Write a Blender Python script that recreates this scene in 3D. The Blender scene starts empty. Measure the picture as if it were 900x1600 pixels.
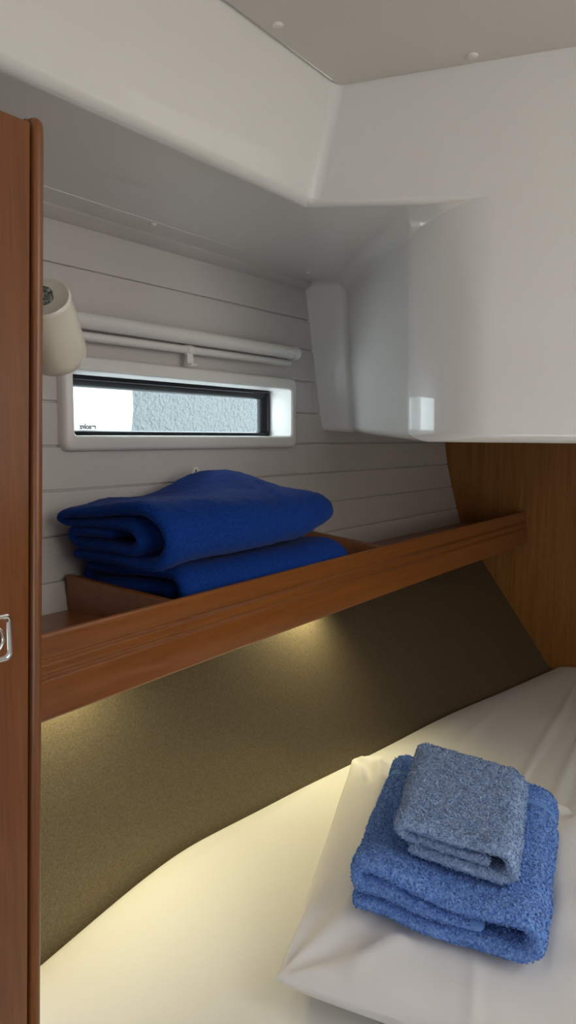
import bpy, bmesh, math, random
from mathutils import Vector, Matrix, noise
random.seed(7)
PI = math.pi
sc = bpy.context.scene
C = sc.collection

# ------------------------------------------------------------------ helpers
def tag(o, label=None, cat=None, group=None, kind=None):
    if label: o['label'] = label
    if cat: o['category'] = cat
    if group: o['group'] = group
    if kind: o['kind'] = kind
    return o

def thing(name, label, cat, loc=(0, 0, 0), group=None):
    o = bpy.data.objects.new(name, None)
    C.objects.link(o); o.location = loc; o.empty_display_size = .05
    return tag(o, label, cat, group)

def obj(name, bm, mat, parent=None, smooth=True, angle=None):
    me = bpy.data.meshes.new(name)
    bmesh.ops.recalc_face_normals(bm, faces=bm.faces[:])
    bm.to_mesh(me); bm.free()
    for p in me.polygons: p.use_smooth = smooth
    if angle is not None and smooth:
        me.set_sharp_from_angle(angle=math.radians(angle))
    for m in (mat if isinstance(mat, (list, tuple)) else [mat]): me.materials.append(m)
    o = bpy.data.objects.new(name, me); C.objects.link(o)
    if parent is not None:
        o.parent = parent
        o.matrix_parent_inverse = Matrix.Translation(-Vector(parent.location)) if parent.type == 'EMPTY' else Matrix.Identity(4)
    return o

def box(bm, a, b, bevel=0.0, seg=3, mat=0):
    r = bmesh.ops.create_cube(bm, size=1)
    vs = r['verts']
    for v in vs:
        v.co = Vector([(a[i] + b[i]) / 2 + v.co[i] * (b[i] - a[i]) for i in range(3)])
    es = list({e for v in vs for e in v.link_edges})
    fs = list({f for v in vs for f in v.link_faces})
    for f in fs: f.material_index = mat
    if bevel:
        bmesh.ops.bevel(bm, geom=es, offset=bevel, segments=seg, affect='EDGES', profile=.5)

def tube(bm, p0, p1, r0, r1=None, n=24, cap=True):
    p0 = Vector(p0); p1 = Vector(p1); r1 = r0 if r1 is None else r1
    lathe(bm, p0, (p1 - p0).normalized(), [(0 if cap else r0, 0), (r0, 0), (r1, (p1 - p0).length), (0 if cap else r1, (p1 - p0).length)], n)

def lathe(bm, org, axis, prof, n=32):
    org = Vector(org); axis = Vector(axis).normalized()
    u = axis.orthogonal().normalized(); w = axis.cross(u)
    rings = []
    for r, h in prof:
        if r < 1e-6: rings.append([bm.verts.new(org + axis * h)])
        else: rings.append([bm.verts.new(org + axis * h + (u * math.cos(2*PI*k/n) + w * math.sin(2*PI*k/n)) * r) for k in range(n)])
    for a, b in zip(rings, rings[1:]):
        for k in range(n):
            q = [a[k % len(a)], a[(k+1) % len(a)], b[(k+1) % len(b)], b[k % len(b)]]
            s = []
            for v in q:
                if v not in s: s.append(v)
            if len(s) > 2: bm.faces.new(s)

def grid(bm, rows, closed=False, skip=None, mat=0):
    g = [[bm.verts.new(p) for p in r] for r in rows]
    m = len(g[0])
    for i in range(len(g) - 1):
        for j in range(m if closed else m - 1):
            if skip and skip(i, j): continue
            f = bm.faces.new([g[i][j], g[i][(j+1) % m], g[i+1][(j+1) % m], g[i+1][j]]); f.material_index = mat
    return g

def prism(bm, poly, fn, t0, t1, n=1):
    """poly: closed 2-D outline, fn(a,b,t) -> point"""
    rows = [[fn(a, b, t0 + (t1 - t0) * k / n) for a, b in poly] for k in range(n + 1)]
    g = grid(bm, rows, closed=True)
    bm.faces.new(g[0]); bm.faces.new(g[-1][::-1])

def lerp(a, b, t): return a + (b - a) * t
def interp(tab, x):
    if x <= tab[0][0]: return tab[0][1]
    for (x0, y0), (x1, y1) in zip(tab, tab[1:]):
        if x <= x1: return y0 + (y1 - y0) * (x - x0) / (x1 - x0)
    return tab[-1][1]
def sinterp(tab, x):
    """smooth (Catmull-Rom like) interpolation"""
    n = len(tab)
    if x <= tab[0][0]: return tab[0][1]
    if x >= tab[-1][0]: return tab[-1][1]
    for i in range(n - 1):
        if x <= tab[i+1][0]: break
    x0, y0 = tab[i]; x1, y1 = tab[i+1]
    m = lambda k: (tab[min(k+1, n-1)][1] - tab[max(k-1, 0)][1]) / (tab[min(k+1, n-1)][0] - tab[max(k-1, 0)][0])
    h = x1 - x0; t = (x - x0) / h
    return (2*t**3-3*t*t+1)*y0 + (t**3-2*t*t+t)*h*m(i) + (-2*t**3+3*t*t)*y1 + (t**3-t*t)*h*m(i+1)
def sstep(a, b, x):
    t = max(0, min(1, (x - a) / (b - a))); return t*t*(3-2*t)
def nz(x, y, z=0.0): return noise.noise(Vector((x, y, z)))

# ------------------------------------------------------------------ materials
def mat(name, col, rough=.5, spec=.5, metal=0, coat=0, coat_rough=.1, build=None, sheen=0):
    m = bpy.data.materials.new(name); m.use_nodes = True
    nt = m.node_tree; b = nt.nodes['Principled BSDF']
    b.inputs['Base Color'].default_value = (*col, 1); b.inputs['Roughness'].default_value = rough
    b.inputs['Specular IOR Level'].default_value = spec; b.inputs['Metallic'].default_value = metal
    b.inputs['Coat Weight'].default_value = coat; b.inputs['Coat Roughness'].default_value = coat_rough
    if sheen:
        b.inputs['Sheen Weight'].default_value = sheen; b.inputs['Sheen Roughness'].default_value = .4
    if build: build(nt, b)
    return m
def N(nt, t, **kw):
    n = nt.nodes.new(t)
    for k, v in kw.items():
        if k in n.inputs: n.inputs[k].default_value = v
        else: setattr(n, k, v)
    return n
def ramp(nt, fac, stops):
    r = nt.nodes.new('ShaderNodeValToRGB'); e = r.color_ramp.elements
    while len(e) < len(stops): e.new(.5)
    for el, (p, c) in zip(e, stops): el.position = p; el.color = (*c, 1)
    nt.links.new(fac, r.inputs[0]); return r.outputs[0]
def bump(nt, b, h, strength, dist=.001):
    n = N(nt, 'ShaderNodeBump', Strength=strength, Distance=dist)
    nt.links.new(h, n.inputs['Height']); nt.links.new(n.outputs[0], b.inputs['Normal'])
def wood(scale, c0, c1, c2, bstr=.15):
    def f(nt, b):
        tc = N(nt, 'ShaderNodeTexCoord'); mp = N(nt, 'ShaderNodeMapping'); mp.inputs['Scale'].default_value = scale
        nt.links.new(tc.outputs['Object'], mp.inputs[0])
        n1 = N(nt, 'ShaderNodeTexNoise', Scale=1.0, Detail=8.0, Roughness=.62, Distortion=.6); nt.links.new(mp.outputs[0], n1.inputs['Vector'])
        m2 = N(nt, 'ShaderNodeMapping'); m2.inputs['Scale'].default_value = [s * 7 for s in scale]
        nt.links.new(tc.outputs['Object'], m2.inputs[0])
        n2 = N(nt, 'ShaderNodeTexNoise', Scale=1.0, Detail=4.0, Roughness=.7); nt.links.new(m2.outputs[0], n2.inputs['Vector'])
        mx = N(nt, 'ShaderNodeMath', operation='MULTIPLY_ADD'); nt.links.new(n2.outputs[0], mx.inputs[0]); mx.inputs[1].default_value = .45
        ad = N(nt, 'ShaderNodeMath', operation='MULTIPLY'); nt.links.new(n1.outputs[0], ad.inputs[0]); ad.inputs[1].default_value = .6
        nt.links.new(ad.outputs[0], mx.inputs[2])
        nt.links.new(ramp(nt, mx.outputs[0], [(.36, c0), (.52, c1), (.68, c2)]), b.inputs['Base Color'])
        bump(nt, b, n2.outputs[0], bstr, .0006)
    return f
def grain(scale, strength, dist=.001, detail=3):
    def f(nt, b):
        tc = N(nt, 'ShaderNodeTexCoord')
        n1 = N(nt, 'ShaderNodeTexNoise', Scale=scale, Detail=float(detail), Roughness=.6)
        nt.links.new(tc.outputs['Object'], n1.inputs['Vector']); bump(nt, b, n1.outputs[0], strength, dist)
    return f

M = {}
M['gelcoat'] = mat('white gelcoat', (.76, .735, .70), .32, .5, coat=.8, coat_rough=.03)
M['ceiling'] = mat('ceiling vinyl', (.70, .665, .62), .6, .3, build=grain(260, .1))
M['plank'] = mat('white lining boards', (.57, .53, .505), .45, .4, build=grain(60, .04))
M['white'] = mat('white plastic', (.78, .755, .72), .35, .5)
M['blind'] = mat('white painted tube', (.74, .715, .68), .32, .5)
M['cap'] = mat('screw cap plastic', (.74, .71, .67), .35, .5)
M['black'] = mat('black rubber', (.008, .009, .012), .4, .3)
M['alu'] = mat('aluminium', (.6, .62, .66), .3, .5, metal=1)
M['chrome'] = mat('chrome', (.75, .74, .73), .12, .5, metal=1)
M['dark'] = mat('dark screw', (.05, .04, .035), .5)
M['wood_h'] = mat('mahogany long grain', (.3, .1, .03), .33, .5, coat=.35, coat_rough=.08,
                  build=wood((2.2, 60, 60), (.185, .056, .010), (.245, .078, .014), (.295, .100, .019)))
M['wood_v'] = mat('mahogany upright grain', (.3, .1, .03), .38, .5, coat=.25, coat_rough=.2,
                  build=wood((42, 42, 1.5), (.145, .046, .012), (.205, .068, .018), (.25, .090, .026)))
M['bulkhead'] = mat('golden veneer', (.4, .2, .06), .45, .4,
                    build=wood((75, 75, 3.0), (.18, .068, .010), (.26, .104, .018), (.32, .138, .030)))
def vinyl(nt, b):
    tc = N(nt, 'ShaderNodeTexCoord')
    n1 = N(nt, 'ShaderNodeTexNoise', Scale=420.0, Detail=3.0, Roughness=.6); nt.links.new(tc.outputs['Object'], n1.inputs['Vector'])
    nt.links.new(ramp(nt, n1.outputs[0], [(.35, (.13, .103, .063)), (.7, (.215, .176, .115))]), b.inputs['Base Color'])
    bump(nt, b, n1.outputs[0], .18, .0006)
M['vinyl'] = mat('bronze vinyl', (.12, .09, .05), .42, .5, metal=.6, build=vinyl)
def linen(nt, b):
    tc = N(nt, 'ShaderNodeTexCoord')
    n1 = N(nt, 'ShaderNodeTexNoise', Scale=14.0, Detail=3.0, Roughness=.5); nt.links.new(tc.outputs['Object'], n1.inputs['Vector'])
    bump(nt, b, n1.outputs[0], .12, .01)
M['sheet'] = mat('white cotton sheet', (.76, .75, .72), .7, .25, build=linen, sheen=.1)
M['pillow'] = mat('white pillowcase', (.80, .785, .77), .7, .25, build=linen, sheen=.1)
def fleece(nt, b):
    tc = N(nt, 'ShaderNodeTexCoord')
    n1 = N(nt, 'ShaderNodeTexNoise', Scale=330.0, Detail=4.0, Roughness=.7); nt.links.new(tc.outputs['Object'], n1.inputs['Vector'])
    nt.links.new(ramp(nt, n1.outputs[0], [(.3, (.004, .024, .16)), (.7, (.010, .058, .31))]), b.inputs['Base Color'])
    bump(nt, b, n1.outputs[0], .6, .0015)
M['fleece'] = mat('royal blue fleece', (.008, .04, .25), .95, .05, build=fleece, sheen=.06)
def terry(c0, c1, c2):
    def f(nt, b):
        tc = N(nt, 'ShaderNodeTexCoord')
        v = N(nt, 'ShaderNodeTexNoise', Scale=330.0, Detail=3.0, Roughness=.6); nt.links.new(tc.outputs['Object'], v.inputs['Vector'])
        nt.links.new(ramp(nt, v.outputs[0], [(.32, c0), (.5, c1), (.68, c2)]), b.inputs['Base Color'])
        bump(nt, b, v.outputs[0], .8, .003)
    return f
M['terry_blue'] = mat('blue terry', (.06, .15, .5), .95, .05, build=terry((.085, .20, .60), (.18, .35, .82), (.33, .51, .92)), sheen=.08)
M['terry_grey'] = mat('grey blue terry', (.12, .2, .4), .95, .05, build=terry((.19, .30, .55), (.33, .47, .75), (.50, .63, .88)), sheen=.08)
M['band'] = mat('woven towel band', (.17, .34, .74), .85, .1, build=grain(900, .3))
M['lamp'] = mat('aged cream lamp plastic', (.74, .70, .60), .3, .5, coat=.4)
def marble(nt, b):
    tc = N(nt, 'ShaderNodeTexCoord')
    n1 = N(nt, 'ShaderNodeTexNoise', Scale=170.0, Detail=3.0, Roughness=.6, Distortion=1.5); nt.links.new(tc.outputs['Object'], n1.inputs['Vector'])
    nt.links.new(ramp(nt, n1.outputs[0], [(.42, (.02, .025, .025)), (.52, (.22, .25, .24)), (.62, (.4, .42, .4))]), b.inputs['Base Color'])
M['hub'] = mat('worn dark metal', (.2, .22, .21), .4, .5, metal=.5, build=marble)
M['outside_white'] = mat('outside white', (.50, .51, .51), .5)
def stucco(nt, b):
    tc = N(nt, 'ShaderNodeTexCoord')
    n1 = N(nt, 'ShaderNodeTexNoise', Scale=62.0, Detail=2.0, Roughness=.5); nt.links.new(tc.outputs['Object'], n1.inputs['Vector'])
    bump(nt, b, n1.outputs[0], 1.0, .03)
M['stucco'] = mat('rough outside render', (.10, .108, .11), .8, .3, build=stucco)
M['base'] = mat('bed base wood', (.3, .14, .05), .5)
M['floor'] = mat('cabin sole', (.25, .13, .06), .4, build=wood((2, 30, 30), (.12, .05, .02), (.22, .10, .04), (.3, .15, .06)))
def glass():
    m = bpy.data.materials.new('window pane'); m.use_nodes = True; nt = m.node_tree
    nt.nodes.remove(nt.nodes['Principled BSDF'])
    out = nt.nodes['Material Output']
    t = N(nt, 'ShaderNodeBsdfTransparent'); t.inputs[0].default_value = (.94, .97, .97, 1)
    g = N(nt, 'ShaderNodeBsdfGlossy', Roughness=.02); lw = N(nt, 'ShaderNodeLayerWeight', Blend=.5); fr = N(nt, 'ShaderNodeMath', operation='POWER'); nt.links.new(lw.outputs['Facing'], fr.inputs[0]); fr.inputs[1].default_value = 4.0; mx = N(nt, 'ShaderNodeMixShader')
    nt.links.new(fr.outputs[0], mx.inputs[0]); nt.links.new(t.outputs[0], mx.inputs[1]); nt.links.new(g.outputs[0], mx.inputs[2])
    nt.links.new(mx.outputs[0], out.inputs[0]); return m
M['glass'] = glass()

# ------------------------------------------------------------------ hull side (wall_left)
HULL = [(-.70, .38), (-.34, .085), (-.27, .059), (-.2, .038), (-.152, .026), (-.082, .010), (-.012, .0), (.4, 0)]
def kx(x): return lerp(.72, 1.0, sstep(.4, 2.3, x))
def hull_y(x, z): return 1.0 - kx(x) * interp([(a, b) for a, b in HULL], z)
WX0, WX1, WZ0, WZ1 = .810, 1.417, .003, .109            # window opening
def build_wall():
    seams = [.340, .271, .203, .131, .058, -.012, -.082, -.152, -.220, -.290]
    zs = [.375, -.335]
    for s in seams: zs += [s + .0020, s + .0010, s - .0010, s - .0020]
    zs += [WZ0, WZ1, -.045, -.115, -.185, -.25, -.32]
    zs = sorted(set(zs))
    xs = sorted(set([-1.6, -.8, 0, .3, .5, .65, WX0, WX1, 1.0, 1.2] + [1.5 + .08 * k for k in range(11)]))
    bm = bmesh.new()
    rows = []
    for z in zs:
        g = any(abs(z - s) < .0012 for s in seams)
        rows.append([(x, hull_y(x, z) + (.0045 if g else 0), z) for x in xs])
    def skip(i, j):
        zc = (zs[i] + zs[i+1]) / 2; xc = (xs[j] + xs[j+1]) / 2
        return WX0 < xc < WX1 and WZ0 < zc < WZ1
    grid(bm, rows, skip=skip)
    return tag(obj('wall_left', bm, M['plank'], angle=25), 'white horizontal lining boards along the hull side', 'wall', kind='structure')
build_wall()

# bead moulding under the soffit
bm = bmesh.new()
poly = [(1.0, .362), (.982, .362), (.978, .356), (.978, .350), (.984, .344), (.990, .341), (.994, .338), (1.0, .337)]
prism(bm, poly, lambda a, b, t: (t, a, b), -1.6, 1.492, 1)
tag(obj('trim_1', bm, M['plank'], angle=40), 'narrow white bead where lining boards meet the overhead', 'trim', kind='structure')

# dark bronze panel under the shelf
BED_EDGE = [(.2, .865), (.5, .868), (.869, .868), (1.098, .846), (1.376, .806), (1.769, .749), (2.302, .646)]
def panel_y(x, z):
    yt = hull_y(x, -.30) - .004
    yb = sinterp(BED_EDGE, x)
    return yt + (yb - yt) * (z + .30) / (-.69 + .30)
bm = bmesh.new()
xs = [.49 + .0453 * k for k in range(41)]
zs = [-.30, -.40, -.5, -.6, -.69, -.80, -.95]
rows = [[(x, panel_y(x, z), z) for x in xs] for z in zs]
rows += [[(x, panel_y(x, z) + .012, z) for x in xs] for z in zs[::-1]]
grid(bm, rows + [rows[0]])
tag(obj('wall_lower', bm, M['vinyl']), 'dark bronze vinyl hull panel between the shelf and the bed', 'wall panel', kind='structure')

# ------------------------------------------------------------------ bulkhead (wall_front)
bm = bmesh.new()
hp = [(hull_y(2.3, z) + .02, z) for z in (.1, 0, -.012, -.08, -.15, -.2, -.27, -.34)] + [(panel_y(2.3, z) + .02, z) for z in (-.4, -.69, -.95)]
poly = [(-1.2, .1)] + hp + [(.3, -1.4), (-1.2, -1.4)]
prism(bm, poly, lambda a, b, t: (t, a, b), 2.30, 2.33, 1)
tag(obj('wall_front', bm, M['bulkhead'], smooth=False), 'golden brown veneer bulkhead at the foot of the bed', 'wall', kind='structure')

# ------------------------------------------------------------------ overhead moulding and ceiling panel
def moulding():
    bm = bmesh.new()
    V = lambda *p: bm.verts.new(p)
    zc = .55
    Ca, C1, C2 = V(-1.6, .625, zc), V(1.069, .657, zc), V(1.56, -1.2, zc)
    Fa, F1 = V(-1.6, .672, .365), V(1.046, .690, .365)
    G, H = V(1.094, .512, .351), V(1.094, .512, -.006)
    J = V(1.555, -1.2, -.020)
    Bt, Bb = V(1.512, .903, .352), V(1.590, .926, .014)
    At, Ab = V(1.494, 1.004, .354), V(1.572, 1.004, .018)
    Sa, S1 = V(-1.6, 1.004, .356), At
    Kb, Lb = V(2.31, 1.004, .018), V(2.31, -1.2, -.02)
    D = [V(-1.64, -1.24, .58), V(2.34, -1.24, .58), V(2.34, 1.06, .58), V(-1.64, 1.06, .58)]
    D2 = [V(-1.64, 1.06, .36), V(2.34, 1.06, .36)]
    bm.faces.new(D); bm.faces.new([D[3], D[2], D2[1], D2[0]]); bm.faces.new([D2[0], D2[1], V(2.34, .995, .36), V(-1.64, .995, .36)])
    fs = dict(fascia=[Ca, C1, F1, Fa], front=[C1, C2, J, H, G, F1], soffit=[Fa, F1, G, Bt, At, Sa],
              diag=[G, H, Bb, Bt], strip=[Bt, Bb, Ab, At], under=[H, J, Lb, Kb, Ab, Bb])
    for f in fs.values(): bm.faces.new(f)
    bm.normal_update()
    W = {}
    def w(a, b, v): W[frozenset((a, b))] = v
    w(C1, F1, .16); w(Fa, F1, .14); w(F1, G, .10); w(G, H, 1.0); w(G, Bt, .30); w(Bt, Bb, .12); w(At, Bt, .11)
    w(H, J, .13); w(H, Bb, .13); w(Bb, Ab, .13)
    lay = bm.edges.layers.float.new('bevel_weight_edge')
    for e in bm.edges:
        e[lay] = W.get(frozenset(e.verts), 0)
    o = obj('ceiling', bm, M['gelcoat'])
    b = o.modifiers.new('round', 'BEVEL'); b.limit_method = 'WEIGHT'; b.width = .10; b.segments = 14; b.harden_normals = True
    b.use_clamp_overlap = False
    return tag(o, 'glossy white moulded overhead with sloping side and hanging locker front', 'ceiling', kind='structure')
ceil = moulding()

def dome(bm, c, r, h, n=20):
    lathe(bm, c, (0, 0, -1), [(r, -.001), (r, h*.25), (r*.9, h*.6), (r*.65, h*.9), (0, h)], n)
bm = bmesh.new()
poly = [(-1.6, .622), (1.064, .654), (1.072, .646), (1.157, .319), (1.557, -1.2), (-1.6, -1.2)]
prism(bm, poly, lambda a, b, t: (a, b, t), .5455, .562, 1)
es = [e for e in bm.edges if all(abs(v.co.z - .5455) < 1e-5 for v in e.verts)]
bmesh.ops.bevel(bm, geom=es, offset=.003, segments=3, affect='EDGES')
panel = obj('trim_2', bm, M['ceiling'], angle=30)
tag(panel, 'flat off-white ceiling panel fixed with round screw caps', 'ceiling panel', kind='structure')
for c in [(.872, .628), (1.098, .447), (.30, .61), (1.33, -.40)]:
    bm = bmesh.new(); dome(bm, (c[0], c[1], .5455), .0085, .004); obj('screw_cap', bm, M['cap'], panel)
for c in [(.945, .935), (1.400, .925), (.50, .935)]:
    bm = bmesh.new(); dome(bm, (c[0], c[1], .3535), .0062, .004); obj('screw_cap', bm, M['cap'], ceil)
# outer strip of the soffit with its seam
bm = bmesh.new()
prism(bm, [(1.0, .352), (.925, .3535), (.9235, .356), (1.0, .356)], lambda a, b, t: (t, a, b), -1.6, 1.43, 1)
tag(obj('trim_3', bm, M['gelcoat'], smooth=False), 'flat white strip along the outer edge of the overhead', 'trim', kind='structure')

# ------------------------------------------------------------------ rest of the cabin shell
bm = bmesh.new(); box(bm, (-1.6, -1.2, -1.43), (2.33, 1.05, -1.40)); tag(obj('floor', bm, M['floor'], smooth=False), 'brown wooden cabin sole', 'floor', kind='structure')
bm = bmesh.new(); box(bm, (-1.6, -1.24, -1.42), (2.33, -1.2, .58)); tag(obj('wall_right', bm, M['plank'], smooth=False), 'white inner cabin wall', 'wall', kind='structure')
bm = bmesh.new(); box(bm, (-1.64, -1.24, -1.42), (-1.6, 1.05, .58)); tag(obj('wall_back', bm, M['plank'], smooth=False), 'white wall behind the viewer', 'wall', kind='structure')

# ------------------------------------------------------------------ window
win = thing('window_1', 'long narrow hull window in a white surround with black rubber frame', 'window', (1.113, 1.0, -.02))
win['kind'] = 'structure'
def rrect(x0, x1, z0, z1, r, n=6):
    out = []
    for cx, cz, a in ((x1-r, z1-r, 0), (x0+r, z1-r, 90), (x0+r, z0+r, 180), (x1-r, z0+r, 270)):
        for k in range(n + 1):
            t = math.radians(a + 90 * k / n); out.append((cx + r * math.cos(t), cz + r * math.sin(t)))
    return out
def ring(bm, loops):
    """loops: list of (rect, r, y) swept one after the other, joined closed"""
    rows = []
    for (x0, x1, z0, z1), r, y in loops:
        rows.append([(x, y, z) for x, z in rrect(x0, x1, z0, z1, r)])
    grid(bm, rows + [rows[0]], closed=True)
bm = bmesh.new()
O = (.793, 1.440, -.020, .133); I = (WX0, WX1, WZ0, WZ1)
def ins(r, d): return (r[0]+d, r[1]-d, r[2]+d, r[3]-d)
ring(bm, [(O, .016, 1.004), (O, .016, .990), (ins(O, .002), .014, .985), (ins(O, .006), .012, .982), (ins(I, -.002), .010, .980),
          (ins(I, .001), .008, .983), (ins(I, .002), .007, 1.0), (ins(I, .002), .007, 1.062), (ins(I, -.004), .007, 1.062), (ins(I, -.001), .007, 1.004)])
obj('window_frame', bm, M['white'], win, angle=40)
bm = bmesh.new()
G0 = ins(I, .002); G1 = (I[0]+.018, I[1]-.022, I[2]+.011, I[3]-.021)
ring(bm, [(G0, .006, 1.062), (G0, .006, 1.042), (ins(G0, .003), .006, 1.039), (ins(G0, .007), .006, 1.040), (ins(G0, .008), .006, 1.044),
          ((G1[0]-.003, G1[1]+.003, G1[2]-.002, G1[3]+.003), .006, 1.048), (G1, .005, 1.052), (G1, .005, 1.062)])
obj('gasket', bm, M['black'], win, angle=40)
bm = bmesh.new(); box(bm, (G1[0]-.006, 1.046, G1[2]-.0042), (G1[1]+.002, 1.0495, G1[2]-.0022)); obj('drip_rail', bm, M['alu'], win, smooth=False)
bm = bmesh.new(); box(bm, (G1[0]-.003, 1.055, G1[2]-.003), (G1[1]+.003, 1.059, G1[3]+.003)); obj('pane', bm, M['glass'], win, smooth=False)
# maker's lettering printed on the outside of the pane, read in mirror image from inside
cu = bpy.data.curves.new('lettering', 'FONT'); cu.body = 'resolgz'; cu.size = .0125; cu.extrude = .0002; cu.offset = .0004
to = bpy.data.objects.new('tmp', cu); C.objects.link(to)
bpy.context.view_layer.update()
me = bpy.data.meshes.new_from_object(to.evaluated_get(bpy.context.evaluated_depsgraph_get()))
bpy.data.objects.remove(to)
wmax = max(v.co.x for v in me.vertices)
for v in me.vertices: v.co = Vector((.8815 + (wmax - v.co.x), 1.0545 - v.co.z, .0165 + v.co.y))
me.materials.clear(); me.materials.append(mat('grey print', (.035, .04, .04), .6))
lt = bpy.data.objects.new('lettering', me); C.objects.link(lt); lt.parent = win; lt.matrix_parent_inverse = Matrix.Translation(-win.location)

# what stands outside the window
bm = bmesh.new(); box(bm, (.9, 2.3, -1.6), (5.2, 2.4, .52))
tag(obj('wall_outside', bm, M['stucco'], smooth=False), 'rough pale grey rendered wall outside the window', 'wall', kind='structure')
bm = bmesh.new()
lathe(bm, (1.30, 1.86, -1.0), (0, 0, 1), [(0, 0), (.14, .0), (.24, .06), (.285, .2), (.30, .5), (.325, .9), (.345, 1.08), (.34, 1.25), (.28, 1.5), (.1, 1.6), (0, 1.6)], 40)
fend = obj('fender', bm, M['outside_white'])
tag(fend, 'large smooth white rounded shape outside, behind left half of the window', 'fender')

# ------------------------------------------------------------------ roller blind above the window
bl = thing('roller_blind', 'white rolled-up blind tube mounted above the hull window', 'blind', (1.12, .975, .15))
def bar(bm, p0, p1, r):
    p0 = Vector(p0); p1 = Vector(p1); L = (p1-p0).length
    lathe(bm, p0, (p1-p0), [(0, 0), (r*.8, 0), (r, .002), (r, L-.002), (r*.8, L), (0, L)], 28)
bm = bmesh.new(); bar(bm, (.70, .976, .186), (1.412, .976, .187), .0135); obj('tube', bm, M['blind'], bl, angle=40)
bm = bmesh.new(); bar(bm, (.70, .982, .162), (1.408, .982, .1645), .0075); obj('bottom_rail', bm, M['blind'], bl, angle=40)
bm = bmesh.new(); bar(bm, (1.405, .976, .187), (1.427, .976, .187), .0145)
box(bm, (1.408, .976, .174), (1.424, 1.0, .200), .002); obj('end_bracket', bm, M['white'], bl, angle=40)
bm = bmesh.new(); lathe(bm, (1.4215, .9625, .187), (0, -1, 0), [(.002, 0), (.002, .0006), (0, .0006)], 12); obj('screw', bm, M['dark'], bl)
bm = bmesh.new()
lathe(bm, (1.072, .982, .1633), (1, 0, 0), [(.0075, 0), (.0095, .001), (.0095, .015), (.0075, .016)], 24)
# hook that hangs from the rail
prof = [(.990, .160), (.981, .156), (.979, .146), (.979, .137), (.974, .1335), (.966, .135), (.966, .1375), (.973, .137), (.976, .140), (.9755, .150), (.978, .160), (.986, .1635)]
prism(bm, [(a, b) for a, b in prof], lambda a, b, t: (t, a, b), 1.071, 1.087, 1)
obj('hook', bm, M['white'], bl, angle=40)

bm = bmesh.new(); box(bm, (1.372, .9618, .1835), (1.400, .9660, .1905), .0008)
obj('label_plate', bm, M['white'], bl, angle=40)

# small clip on the boards under the window
bm = bmesh.new()
yw = .985
pts = [(-.010, 0), (.010, 0), (.010, .008)] + [(.010*math.cos(t*PI/10), .010 + .010*math.sin(t*PI/10)) for t in range(0, 11)] + [(-.010, .008)]
prism(bm, pts, lambda a, b, t: (1.106 + a, t, -.074 + b), .998, .990, 1)
box(bm, (1.097, .976, -.074), (1.116, .994, -.068), .0012)
box(bm, (1.097, .976, -.074), (1.116, .979, -.064), .001)
clip = obj('blind_clip', bm, M['white'], angle=35)
tag(clip, 'tiny white plastic clip on the boards below the window', 'clip')
bm = bmesh.new(); lathe(bm, (1.106, .9902, -.062), (0, -1, 0), [(.0022, 0), (.0022, .0008), (0, .0008)], 12); obj('screw', bm, M['dark'], clip)

# ------------------------------------------------------------------ wardrobe
wd = thing('wardrobe', 'tall mahogany hanging locker at the left with chrome ring latch', 'wardrobe', (.1, .63, -1.4))
def lean(z): return .0415 * (z - .20)
def shear(bm):
    for v in bm.verts: v.co.x += lean(v.co.z)
ZT = .296
bm = bmesh.new(); box(bm, (-.60, .648, -1.4), (.476, .90, ZT)); shear(bm); obj('carcass', bm, M['wood_v'], wd, smooth=False)
bm = bmesh.new(); box(bm, (-.30, .630, -1.38), (.4740, .650, ZT), .0015, 2); shear(bm); door = obj('door', bm, M['wood_v'], wd, angle=40)
bm = bmesh.new()
# corner post: bullnose with a rebate on the door side
def post(a, b, t):
    return (a, b, t)
pp = [(.4745, .652), (.4745, .6400), (.4775, .6390), (.4778, .634), (.4786, .6305), (.4805, .6285), (.4835, .6275), (.4872, .6285), (.4897, .6310), (.4910, .636), (.4910, .672), (.4745, .672)]
rows = []
for z, k in [(-1.4, 1), (ZT - .010, 1), (ZT - .002, .985), (ZT + .003, .93), (ZT + .0065, .75), (ZT + .0075, .35)]:
    rows.append([(.483 + (a - .483) * k, .645 + (b - .645) * k, z) for a, b in pp])
g = grid(bm, rows, closed=True); bm.faces.new(g[-1]); bm.faces.new(g[0])
shear(bm); obj('corner_post', bm, M['wood_v'], wd, angle=40)
# ring latch in the door
bm = bmesh.new()
def ringxz(bm, loops):
    rows = [[(x, y, z) for x, z in rrect(cx-h, cx+h, cz-h, cz+h, r)] for cx, cz, h, r, y in loops]
    return grid(bm, rows, closed=True)
cx, cz = .4315, -.188
g = ringxz(bm, [(cx, cz, .0225, .006, .6302), (cx, cz, .0225, .006, .6285), (cx, cz, .0210, .006, .6275), (cx, cz, .0190, .005, .6280), (cx, cz, .0175, .005, .631), (cx, cz, .006, .003, .638)])
bm.faces.new(g[-1])
rows = []
for i in range(33):
    a = 2*PI*i/32; c = Vector((cx + .0125*math.cos(a), .6285, cz + .0125*math.sin(a))); d = Vector((math.cos(a), 0, math.sin(a)))
    rows.append([c + d*.0020*math.cos(b*PI/5) + Vector((0, 1, 0))*.0020*math.sin(b*PI/5) for b in range(10)])
grid(bm, rows, closed=True)
lathe(bm, (cx, .637, cz), (0, -1, 0), [(.0085, 0), (.0085, .006), (.007, .0085), (0, .009)], 24)
for v in bm.verts: v.co.x += lean(cz)
lat = obj('latch', bm, M['chrome'], door, angle=50)
lat['label'] = 'square chrome flush latch with a pull ring'

# ------------------------------------------------------------------ shelf
sh = thing('shelf', 'mahogany shelf with tall moulded front board running along the hull', 'shelf', (1.3, .72, -.32))
FY = [(.40, .699), (.75, .7095), (1.1, .7175), (1.6, .7245), (2.3, .7275)]
def fy(x): return sinterp(FY, x)
bm = bmesh.new()
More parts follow.
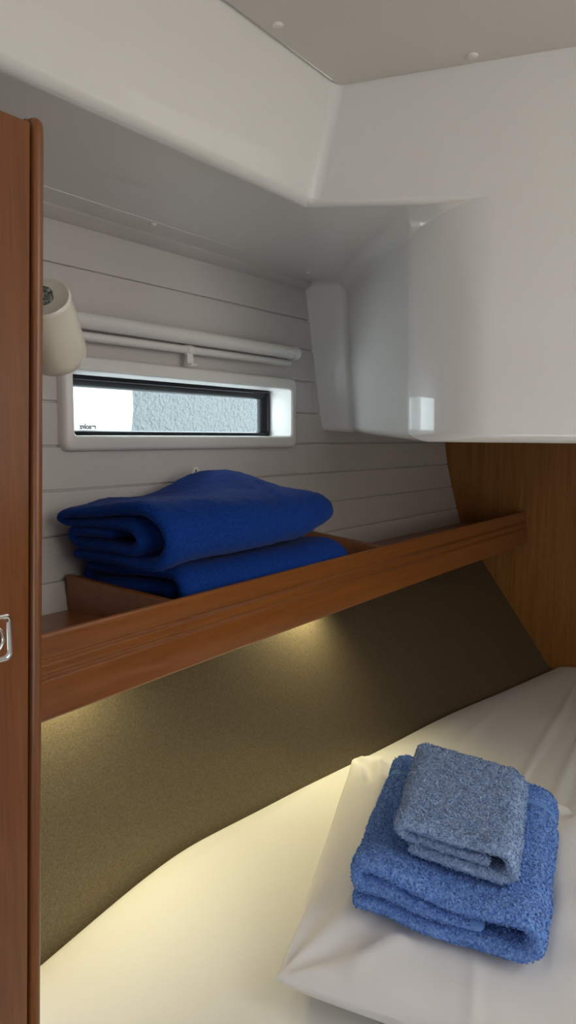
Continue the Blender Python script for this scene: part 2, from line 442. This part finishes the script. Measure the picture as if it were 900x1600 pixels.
# outline across the board: (depth behind the face, height)
prof = [(.0020, -.3175), (.0005, -.3160), (0, -.3140), (0, -.2725), (.0006, -.2710), (.0024, -.2695), (.0050, -.2680), (.0056, -.2668), (.0044, -.2655),
        (.0040, -.2555), (.0046, -.2540), (.0064, -.2525), (.0090, -.2510), (.0096, -.2498), (.0084, -.2484),
        (.0078, -.2290), (.0082, -.2240), (.0098, -.2208), (.0124, -.2195), (.0160, -.2205), (.0184, -.2240), (.0190, -.2290), (.0190, -.3150), (.0170, -.3175)]
n = 46
rows = [[(x, fy(x) + a, b) for a, b in prof] for x in [lerp(.466, 2.300, k / n) for k in range(n + 1)]]
g = grid(bm, rows, closed=True); bm.faces.new(g[0]); bm.faces.new(g[-1][::-1])
obj('front_board', bm, M['wood_h'], sh, angle=35)
bm = bmesh.new()
xs = [lerp(.466, 2.300, k / n) for k in range(n + 1)]
rows = [[(x, fy(x) + .012, -.266), (x, hull_y(x, -.266) + .004, -.266), (x, hull_y(x, -.290) + .004, -.290), (x, fy(x) + .012, -.290)] for x in xs]
g = grid(bm, rows, closed=True); bm.faces.new(g[0]); bm.faces.new(g[-1][::-1])
obj('shelf_board', bm, M['wood_h'], sh, smooth=False)
def divider(xf, xb, zt_f, zt_b):
    bm = bmesh.new()
    rows = []
    for k in range(9):
        t = k / 8; yb = hull_y(xb, -.24) - .004
        x = lerp(xf, xb, t); y = lerp(fy(xf) + .016, yb, t); zt = lerp(zt_f, zt_b, t)
        rows.append([(x-.007, y, -.267), (x-.007, y, zt-.003), (x-.004, y, zt), (x+.004, y, zt), (x+.007, y, zt-.003), (x+.007, y, -.267)])
    g = grid(bm, rows, closed=True); bm.faces.new(g[0]); bm.faces.new(g[-1][::-1])
    return obj('divider', bm, M['wood_h'], sh, angle=50)
divider(.760, .775, -.2215, -.2110)
divider(1.400, 1.432, -.2215, -.2050)

# ------------------------------------------------------------------ folded cloth
def resample(pts, d):
    out = [Vector(pts[0])]; acc = 0
    for a, b in zip(pts, pts[1:]):
        a = Vector(a); b = Vector(b); L = (b-a).length
        if L < 1e-9: continue
        n = max(1, int(round(L / d)))
        for k in range(1, n + 1): out.append(a.lerp(b, k / n))
    return out
def arc(cx, cz, rx, rz, a0, a1, n=10):
    return [(cx + rx * math.cos(math.radians(lerp(a0, a1, k/n))), cz + rz * math.sin(math.radians(lerp(a0, a1, k/n)))) for k in range(n + 1)]
def ribbon(bm, line, th, stations, mp, d=.004, lip0=.012, lip1=.012, length=.3, wob=None):
    """sweep a thick 2-D line along the cloth; mp(s,z,v) -> world; ends are rounded lips"""
    P = resample([(a, b, 0) for a, b in line], d)
    n = len(P); rows = []
    nor = []
    for i in range(n):
        t = (P[min(i+2, n-1)] - P[max(i-2, 0)]).normalized(); nor.append(Vector((-t.y, t.x, 0)))
    for v in stations:
        dist0 = v * length; dist1 = (1 - v) * length
        k = 1.0
        if dist0 < lip0: k = min(k, math.sqrt(max(.03, 1 - (1 - dist0/lip0)**2)))
        if dist1 < lip1: k = min(k, math.sqrt(max(.03, 1 - (1 - dist1/lip1)**2)))
        h = th / 2 * k
        top = [P[i] + nor[i]*h for i in range(n)]; bot = [P[i] - nor[i]*h for i in range(n)]
        t0 = (P[0]-P[1]).normalized(); t1 = (P[-1]-P[-2]).normalized()
        cap1 = [P[-1] + t1*h*math.sin(a) + nor[-1]*h*math.cos(a) for a in (PI/4, PI/2, 3*PI/4)]
        cap0 = [P[0] + t0*h*math.sin(a) - nor[0]*h*math.cos(a) for a in (PI/4, PI/2, 3*PI/4)]
        rows.append([mp(q.x, q.y, v) for q in top + cap1 + bot[::-1] + cap0])
    g = grid(bm, rows, closed=True)
    m = len(g[0])
    for r in (g[0], g[-1]):                       # close each end with a strip across the thickness
        half = n
        for i in range(n - 1):
            a, b_ = r[i], r[i+1]; c, d_ = r[n + 3 + (n-1-(i+1))], r[n + 3 + (n-1-i)]
            bm.faces.new([a, b_, c, d_])
        bm.faces.new([r[n-1], r[n], r[n+1], r[n+2], r[n+3]])
        bm.faces.new([r[0], r[2*n+3], r[2*n+4], r[2*n+5], r[2*n-1+3]]) if False else None
    return g
def quadmap(FL, FR, BR, BL, width):
    FL, FR, BR, BL = map(Vector, (FL, FR, BR, BL))
    def f(s, z, v):
        u = s / width
        a = FL.lerp(FR, u); b = BL.lerp(BR, u); p = a.lerp(b, v)
        return p + Vector((0, 0, z))
    return f
def stations(n): return [k / n for k in range(n + 1)]
def end_stations(length, lip, d):
    vs = [lip/length * (1 - math.cos(k*PI/2/5)) for k in range(6)]
    mid = int((length - 2*lip) / d)
    return vs + [lip/length + (1 - 2*lip/length) * k / mid for k in range(1, mid)] + [1 - q for q in vs[::-1]]
def disp(o, size, strength, typ='CLOUDS', depth=1):
    t = bpy.data.textures.new(o.name + ' pile', typ)
    t.noise_scale = size
    if typ == 'CLOUDS': t.noise_depth = depth
    m = o.modifiers.new('pile', 'DISPLACE'); m.texture = t; m.strength = strength; m.mid_level = .5; m.texture_coords = 'LOCAL'
    return m

# ---- blankets on the shelf
def blanket(name, label, line, th, x0, x1, zbase, mp, length):
    bm = bmesh.new()
    ribbon(bm, line, th, end_stations(length, th*.9, .006), mp, d=.005, lip0=th*.9, lip1=th*.9, length=length)
    o = obj(name, bm, M['fleece']); o['label'] = label; o['category'] = 'blanket'; o['group'] = 'folded blue blankets on the shelf'
    disp(o, .012, .003); return o
# lower blanket: three flat layers, rounded at the front
lower = [(.205, .013), (.035, .013)] + arc(.036, .043, .026, .030, 270, 90)[1:] + [(.195, .073)] + arc(.195, .059, .013, .014, 90, -90)[1:] + [(.045, .043)]
def map_low(s, z, v):
    x = lerp(.795, 1.262, v) + .010 * math.sin(s * 30)
    e = sstep(.72, 1.0, v)
    mid = .043
    r = math.sqrt(max(0, 1 - max(0, (v - .86) / .14) ** 2.4))
    zz = mid + (z - mid) * lerp(.35, 1, r)
    y = .738 + s + .008 * nz(x*6, s*5)
    wav = .005 * nz(x*7 + 3, s*9, z*8)
    return Vector((x - e*.010*((z-mid)/.045)**2, y, -.2650 + .93*max(0.0, zz + wav)))
lb = blanket('folded_blanket', 'lower royal blue fleece blanket, flat in the shelf compartment under another', lower, .025, 0, 0, 0, map_low, .53)
# upper blanket: rolled fold, open spiral at the left end, closed rounded at the right
upper = [(.215, .011), (.070, .010)] + arc(.070, .052, .064, .043, 270, 90, 16)[1:] + [(.215, .095)] + arc(.215, .083, .012, .012, 90, -90, 8)[1:] + [(.10, .071)] + arc(.100, .050, .038, .022, 90, 262, 12)[1:] + [(.200, .031)] + arc(.200, .042, .011, .011, -90, 90, 8)[1:] + [(.135, .053)]
def map_up(s, z, v):
    x = lerp(.757, 1.222, v)
    e = sstep(.55, 1.0, v)
    mid = .055
    r = math.sqrt(max(.0, 1 - max(0, (v - .62) / .38) ** 2.6))
    k = lerp(1, .30 + .70 * r, 1)
    zz = mid + (z - mid) * k
    top = sstep(.05, .10, z)
    hump = .030 * math.exp(-((v - .66)/.22)**2) * sstep(.02, .20, s) * top + .010 * math.exp(-((v-.10)/.22)**2) * top * math.exp(-((s-.085)/.06)**2)
    tilt = -.012 * sstep(.25, 0, v) * sstep(.05, .2, s) * top
    wav = .010 * nz(x*6, s*7, z*10) + .004 * nz(x*16, s*12 + 4, z*6) - .006 * math.exp(-(((x - 1.06) - .5*(s - .06))/.012)**2) * top * sstep(.15, .05, s)
    ctr = .12
    ss = ctr + (s - ctr) * lerp(1.0, .62 + .38 * r, 1)
    y = .722 + ss + .010 * nz(x*5 + 9, z*12)
    sag = .010 * sstep(.35, 1.0, v)
    # left end: the upper layers flop a little outward
    x += (1 - sstep(0, .25, v)) * sstep(.06, .22, s) * (.014 - .028*z/.107)
    return Vector((x, y, -.186 + max(0, .86*zz + hump + tilt + wav) + sag))
ub = blanket('folded_blanket', 'upper royal blue fleece blanket with rolled fold, on top of the other blanket', upper, .023, 0, 0, 0, map_up, .53)

# ------------------------------------------------------------------ bed
bed = thing('bed', 'wide berth with white fitted sheet filling the cabin beside the bronze panel', 'bed', (1.4, 0, -1.4))
def bed_z(x, y):
    ye = sinterp(BED_EDGE, x) - .003
    d = ye - y
    z = -.672
    z -= .050 * sstep(.95, .45, x)
    if d < .10:
        t = max(0, 1 - d / .10); z -= .016 * t**2.2
    if d < .02:
        t = 1 - max(0, d) / .02; z -= .05 * t**2
    # slight crown of the mattress and body hollows
    z += .010 * nz(x*1.6, y*1.9) + .004 * nz(x*4, y*4.5)
    # sheet tension folds along the hull edge
    q = d + .06 * (x - 1.0)
    z += .0022 * math.exp(-((d - .055 - .03*math.sin(x*3))/.010)**2) * sstep(.75, .95, x) * sstep(1.5, 1.25, x)
    z += .0018 * math.exp(-((d - .085 - .04*math.sin(x*2.4+1))/.012)**2) * sstep(.8, 1.0, x) * sstep(1.35, 1.1, x)
    z += .0016 * math.exp(-((y - .60 - .25*(x-.72))/.008)**2) * sstep(.55, .65, x) * sstep(.85, .75, x)
    # long creases ahead of the pillow
    def crease(ax, ay, bx, by, w, h):
        dx, dy = bx-ax, by-ay; L = math.hypot(dx, dy); t = ((x-ax)*dx + (y-ay)*dy)/L/L
        if t < -.1 or t > 1.1: return 0
        dd = ((x-ax)*dy - (y-ay)*dx)/L
        return h * math.exp(-(dd/w)**2) * sstep(-.1, .1, t) * sstep(1.1, .9, t)
    z += crease(1.40, .45, 2.15, .53, .0055, .005) + crease(1.40, .378, 1.95, .44, .007, .006) - crease(1.40, .36, 1.95, .422, .012, .003)
    z += crease(1.45, .62, 1.8, .64, .012, .003)
    # foot end of the mattress beyond the pillow corner
    drop = sstep(.697, .685, x) * sstep(.452, .440, y)
    z -= .16 * drop
    return z
def bed_mesh():
    bm = bmesh.new()
    xs = [.50 + .01*k for k in range(0, 18)] + [.68 + .004*k for k in range(6)] + [.71 + .013*k for k in range(1, 122)] + [2.298]
    ts = [-.006, 0, .004, .009, .015, .022, .03] + [.04 + .01*k for k in range(0, 42)] + [.47 + .05*k for k in range(0, 26)]
    ynot = [.43 + .004*k for k in range(8)]
    rows = []
    for x in xs:
        ye = sinterp(BED_EDGE, x) - .004
        ys = sorted([ye - max(0, t) for t in ts] + ynot)
        r = [(x, y, bed_z(x, y)) for y in ys]
        r.append((x, ye + .002, bed_z(x, ye) - .04)); r.append((x, ye - .01, -.86)); r.append((x, -.88, -.86))
        r.append((x, -.88, bed_z(x, -.88)))
        rows.append(r)
    g = grid(bm, rows)
    return bm
obj('fitted_sheet', bed_mesh(), M['sheet'], bed)
bm = bmesh.new()
poly = [(.52, .46), (.52, .74), (.9, .77), (1.4, .70), (1.8, .62), (2.29, .46), (2.29, -.88), (.72, -.88), (.72, .46)]
prism(bm, poly, lambda a, b, t: (a, b, t), -1.4, -.845, 1)
obj('bed_base', bm, M['base'], bed, smooth=False)

# ------------------------------------------------------------------ pillow
ZB = -.594
TC = [(.795, .462, ZB), (.812, .226, ZB+.004), (1.135, .304, ZB+.012), (1.135, .572, ZB+.002)]
def dent(q):
    # the towels press into the pillow
    c = [Vector(p) for p in TC]; u = 0.5; v = 0.5
    for _ in range(12):
        a = c[0].lerp(c[1], u); b = c[3].lerp(c[2], u); p = a.lerp(b, v)
        du = (c[1]-c[0]).lerp(c[2]-c[3], v); dv = b - a
        ex, ey = q.x - p.x, q.y - p.y; det = du.x*dv.y - du.y*dv.x
        u += (ex*dv.y - ey*dv.x)/det; v += (du.x*ey - du.y*ex)/det
    uu = min(1, max(0, u)); vv = min(1, max(0, v))
    e = c[0].lerp(c[1], uu).lerp(c[3].lerp(c[2], uu), vv)
    d = math.hypot(q.x - e.x, q.y - e.y)
    lim = e.z - .003 + d * .9 - .010*math.exp(-(d/.02)**2)*0
    t = q.z - lim
    if t < -.02: return q.z
    k = .012                                       # smooth minimum
    h = max(0, min(1, .5 + .5*(lim - q.z)/k))
    return lerp(lim, q.z, h) - k*h*(1-h)
def pillow():
    bm = bmesh.new()
    P00, P01, P11, P10 = Vector((.705, .512, -.652)), Vector((1.275, .738, -.634)), Vector((1.315, .318, -.645)), Vector((.775, .02, -.650))
    n = 110; rows_t = []; rows_b = []
    for i in range(n + 1):
        u = i / n; rt = []; rb = []
        for j in range(n + 1):
            v = j / n
            p = P00.lerp(P01, u).lerp(P10.lerp(P11, u), v)
            a, b = 2*u-1, 2*v-1
            # sides draw in between the corners
            inw = .006
            side_l = (P10 - P00).normalized(); side_f = (P01 - P00).normalized()
            p = p - side_l * (inw * (1 - a*a) * b * b * b * 1) - side_f * (inw * (1 - b*b) * a * a * a)
            h = (max(0, 1 - abs(a)**2.4) ** .42) * (max(0, 1 - abs(b)**2.4) ** .42)
            cr = 0.004 * nz(p.x*13, p.y*13) * min(1, h*3) + .010 * nz(p.x*5 + 2, p.y*5) * min(1, h*3)
            # gathers running in from the corners
            for (ca, cb) in ((-1, -1), (1, -1), (1, 1), (-1, 1)):
                dx, dy = a-ca, b-cb; rr = math.hypot(dx, dy)
                if rr < .8: cr += .005 * math.sin(math.atan2(dy, dx) * 11 + ca) * sstep(.8, .2, rr) * sstep(0, .15, rr)
            def crs(ax_, ay_, bx, by, w, hh):
                dx, dy = bx-ax_, by-ay_; L = math.hypot(dx, dy); t = ((p.x-ax_)*dx + (p.y-ay_)*dy)/L/L
                dd = ((p.x-ax_)*dy - (p.y-ay_)*dx)/L
                return hh * math.exp(-(dd/w)**2) * sstep(-.15, .15, t) * sstep(1.15, .85, t)
            cr += crs(.70, .262, .90, .335, .008, .003) + crs(.74, .43, .80, .385, .014, .006) - crs(.78, .45, .86, .40, .018, .005)
            cr += crs(1.24, .70, 1.12, .63, .008, .005) + crs(1.25, .66, 1.13, .60, .007, .004) - crs(1.245, .68, 1.12, .615, .007, .004)
            q = p.copy(); q.z += .072 * h + cr
            q.z = dent(q)
            zb = max(p.z - .034 * h ** .6, min(p.z, bed_z(p.x, p.y) + .001))
            rt.append(q); rb.append(Vector((p.x, p.y, zb)))
        rows_t.append(rt); rows_b.append(rb)
    gt = grid(bm, rows_t); gb = grid(bm, rows_b)
    bmesh.ops.remove_doubles(bm, verts=bm.verts[:], dist=.0004)
    # sewn edge of the pillowcase
    return bm
pl = obj('pillow', pillow(), M['pillow'])
tag(pl, 'white pillow lying on the bed under the folded towels', 'pillow')

# ------------------------------------------------------------------ towels
def tufts(bm, count, ln, wd, rnd):
    """short bent loops of terry pile standing on the cloth"""
    faces = [f for f in bm.faces if f.material_index == 0]
    cum = []; tot = 0
    for f in faces: tot += f.calc_area(); cum.append(tot)
    import bisect
    new = []
    for _ in range(count):
        f = faces[min(len(faces)-1, bisect.bisect(cum, rnd.random()*tot))]
        vs_ = [v.co for v in f.verts]; a, b = rnd.random(), rnd.random()
        p = vs_[0].lerp(vs_[1], a).lerp(vs_[3].lerp(vs_[2], a) if len(vs_) == 4 else vs_[2], b)
        new.append((p, f.normal.copy()))
    for p, n in new:
        t = n.orthogonal().normalized(); t.rotate(Matrix.Rotation(rnd.random()*2*PI, 3, n)); w = n.cross(t)
        L = ln * rnd.uniform(.6, 1.25); W = wd * rnd.uniform(.7, 1.2); k = rnd.uniform(.1, .6)
        base = p - n * .0015
        m1 = base + n*L*.60 + t*L*.15*k; m2 = base + n*L*.95 + t*L*.55*k; m3 = base + n*L*.80 + t*L*(.55*k + .35)
        prev = None
        for c, ww in ((base, .9), (m1, 1.0), (m2, .9), (m3, .45)):
            cur = (bm.verts.new(c + w*W*ww/2), bm.verts.new(c - w*W*ww/2))
            if prev: bm.faces.new([prev[0], prev[1], cur[1], cur[0]])
            prev = cur
def towel(name, label, material, line, th, corners, width, length, d, waves, count, band=None, hem=0):
    bm = bmesh.new()
    base = quadmap(*corners, width)
    lo, hi = band if band else (2, 3)
    def mp(s, z, v):
        p = base(s, z, v) + waves(s, z, v)
        return p + Vector((.0012*nz(p.x*160, p.y*160, p.z*160), .0012*nz(p.x*160+9, p.y*160, p.z*160), .0016*nz(p.x*140, p.y*140+5, p.z*140)))
    st = end_stations(length, th*.75, d)
    g = ribbon(bm, line, th, st, mp, d=d, lip0=th*.75, lip1=th*.75, length=length)
    nl = (len(g[0]) - 6) // 2
    for i in range(len(g) - 1):
        v = (st[i] + st[i+1]) / 2
        for j in range(len(g[0])):
            near_end = hem and (nl - hem < j < nl + hem + 3)
            if lo < v < hi or near_end:
                a, b = g[i][j], g[i][(j+1) % len(g[0])]; c = g[i+1][j]
                for f in a.link_faces:
                    if b in f.verts and c in f.verts: f.material_index = 1
    bmesh.ops.recalc_face_normals(bm, faces=bm.faces[:]); bm.normal_update()
    tufts(bm, count, .0031, .0027, random.Random(3))
    me = bpy.data.meshes.new(name); bm.to_mesh(me); bm.free()
    for p in me.polygons: p.use_smooth = True
    me.materials.append(material); me.materials.append(M['band'])
    o = bpy.data.objects.new(name, me); C.objects.link(o)
    o['label'] = label; o['category'] = 'towel'
    return o
W1 = .242
big = [(.012, .0105), (.205, .0105)] + arc(.212, .032, .024, .0215, -90, 90, 14)[1:] + [(.018, .0535)] + arc(.020, .043, .012, .0105, 90, 270, 10)[1:] + [(.165, .0315)]
def wv1(s, z, v):
    f = sstep(.25, 0, v); top = sstep(.035, .05, z)
    b = -.006 * math.exp(-((v - .82)/.035)**2) * top + .004 * math.exp(-((v - .92)/.05)**2) * top
    return Vector((.006*nz(s*14, z*30) * f, .003*nz(v*6, z*20), .004*nz(s*11, v*5) + .006*math.sin(s*22 + 1)*f*sstep(.02, .05, z) + b))
t1 = towel('bath_towel', 'larger mid-blue folded terry towel lying directly on the pillow', M['terry_blue'], big, .0205,
           TC, W1, .335, .004, wv1, 52000, (.79, .845), 4)
W2 = .152
hand = [(.024, .0078), (.130, .0078)] + arc(.134, .0243, .016, .0165, -90, 90, 12)[1:] + [(.014, .0408)] + arc(.016, .032, .010, .0085, 90, 270, 10)[1:] + [(.116, .0235)]
def wv2(s, z, v):
    f = sstep(.3, 0, v)
    return Vector((.004*nz(s*16 + 5, z*30)*f, .003*nz(v*7, z*20 + 3), .003*nz(s*12 + 7, v*6) - .004*math.sin(s*24)*f*sstep(.02, .04, z) - .004*sstep(.85, 1.0, v)*sstep(.01, .04, z)))
ZH = ZB + .068
t2 = towel('hand_towel', 'smaller grey-blue folded terry towel stacked on top of the larger one', M['terry_grey'], hand, .0150,
           [(.842, .424, ZH), (.842, .270, ZH+.002), (1.072, .334, ZH+.006), (1.090, .508, ZH+.004)], W2, .245, .004, wv2, 26000)

# ------------------------------------------------------------------ reading lamp on the wardrobe side
lp = thing('reading_lamp', 'cream cylindrical reading lamp on the side of the mahogany wardrobe', 'lamp', (.545, .705, .10))
ax = Vector((.60, .50, -.60)).normalized()
c0 = Vector((.539, .701, .152))
bm = bmesh.new()
lathe(bm, c0, ax, [(.0, .002), (.0235, .002), (.0265, .0005), (.0290, 0), (.0308, .002), (.0312, .005), (.0306, .008), (.0315, .014), (.0340, .058), (.0350, .080), (.0338, .089), (.0310, .092), (.0298, .089), (.0295, .03), (0, .028)], 48)
obj('lamp_shade', bm, M['lamp'], lp, angle=50)
bm = bmesh.new(); lathe(bm, c0 - ax*.0045, ax, [(0, 0), (.011, 0), (.0125, .001), (.0125, .007)], 32); obj('pivot', bm, M['hub'], lp, angle=40)
bm = bmesh.new()
pth = [c0 - ax*.003, c0 - ax*.016 + Vector((-.006, 0, .006)), Vector((.512, .700, .185)), Vector((.505, .704, .200)), Vector((.497, .705, .202))]
for a, b in zip(pth, pth[1:]): tube(bm, a, b, .0045, n=14)
lathe(bm, (.4905, .705, .202), (1, 0, 0), [(0, .012), (.018, .012), (.020, .009), (.020, 0)], 28)
obj('arm', bm, M['chrome'], lp, angle=40)

# ------------------------------------------------------------------ light
def area(name, loc, target, sx, sy, power, col):
    l = bpy.data.lights.new(name, 'AREA'); l.shape = 'RECTANGLE'; l.size = sx; l.size_y = sy; l.energy = power; l.color = col
    o = bpy.data.objects.new(name, l); C.objects.link(o); o.location = loc
    o.rotation_euler = (Vector(target) - Vector(loc)).to_track_quat('-Z', 'Y').to_euler(); return o
area('doorway_daylight', (.66, -1.14, .15), (.80, .7, .2), 1.0, .6, 5.5, (1.0, .985, .91))
area('companionway_daylight', (-1.4, -.45, -.45), (1.1, .2, -.1), .7, .7, 6, (.80, .92, 1.0))
area('hatch_daylight', (.86, -.70, .53), (1.05, -.35, -1), .5, .5, 5.6, (.98, .98, .95))
def spot(loc, target, power, ang):
    l = bpy.data.lights.new('shelf_spot', 'SPOT'); l.energy = power; l.color = (1.0, .90, .52); l.spot_size = math.radians(ang); l.spot_blend = 1.0; l.shadow_soft_size = .012
    o = bpy.data.objects.new('shelf_spot', l); C.objects.link(o); o.location = loc
    o.rotation_euler = (Vector(target) - Vector(loc)).to_track_quat('-Z', 'Y').to_euler()
spot((1.36, .872, -.298), (1.25, .90, -.54), 7.0, 150)
spot((.72, .875, -.298), (.74, .92, -.54), 5.4, 144)
w = bpy.data.worlds.new('sky'); sc.world = w; w.use_nodes = True
w.node_tree.nodes['Background'].inputs[0].default_value = (.84, .94, 1.0, 1); w.node_tree.nodes['Background'].inputs[1].default_value = 8.0

# ------------------------------------------------------------------ camera
cam = bpy.data.cameras.new('camera'); co = bpy.data.objects.new('camera', cam); C.objects.link(co)
cam.sensor_fit = 'VERTICAL'; cam.sensor_height = 36; cam.lens = 1200 / 1600 * 36; cam.clip_start = .02
azm = math.radians(35); pit = math.atan(115 / 1200)
fwd = Vector((math.cos(azm)*math.cos(pit), math.sin(azm)*math.cos(pit), -math.sin(pit)))
co.rotation_euler = fwd.to_track_quat('-Z', 'Y').to_euler()
sc.camera = co
vs = sc.view_settings
vs.view_transform = 'Standard'; vs.look = 'None'; vs.gamma = 1; vs.use_curve_mapping = False; vs.exposure = 0
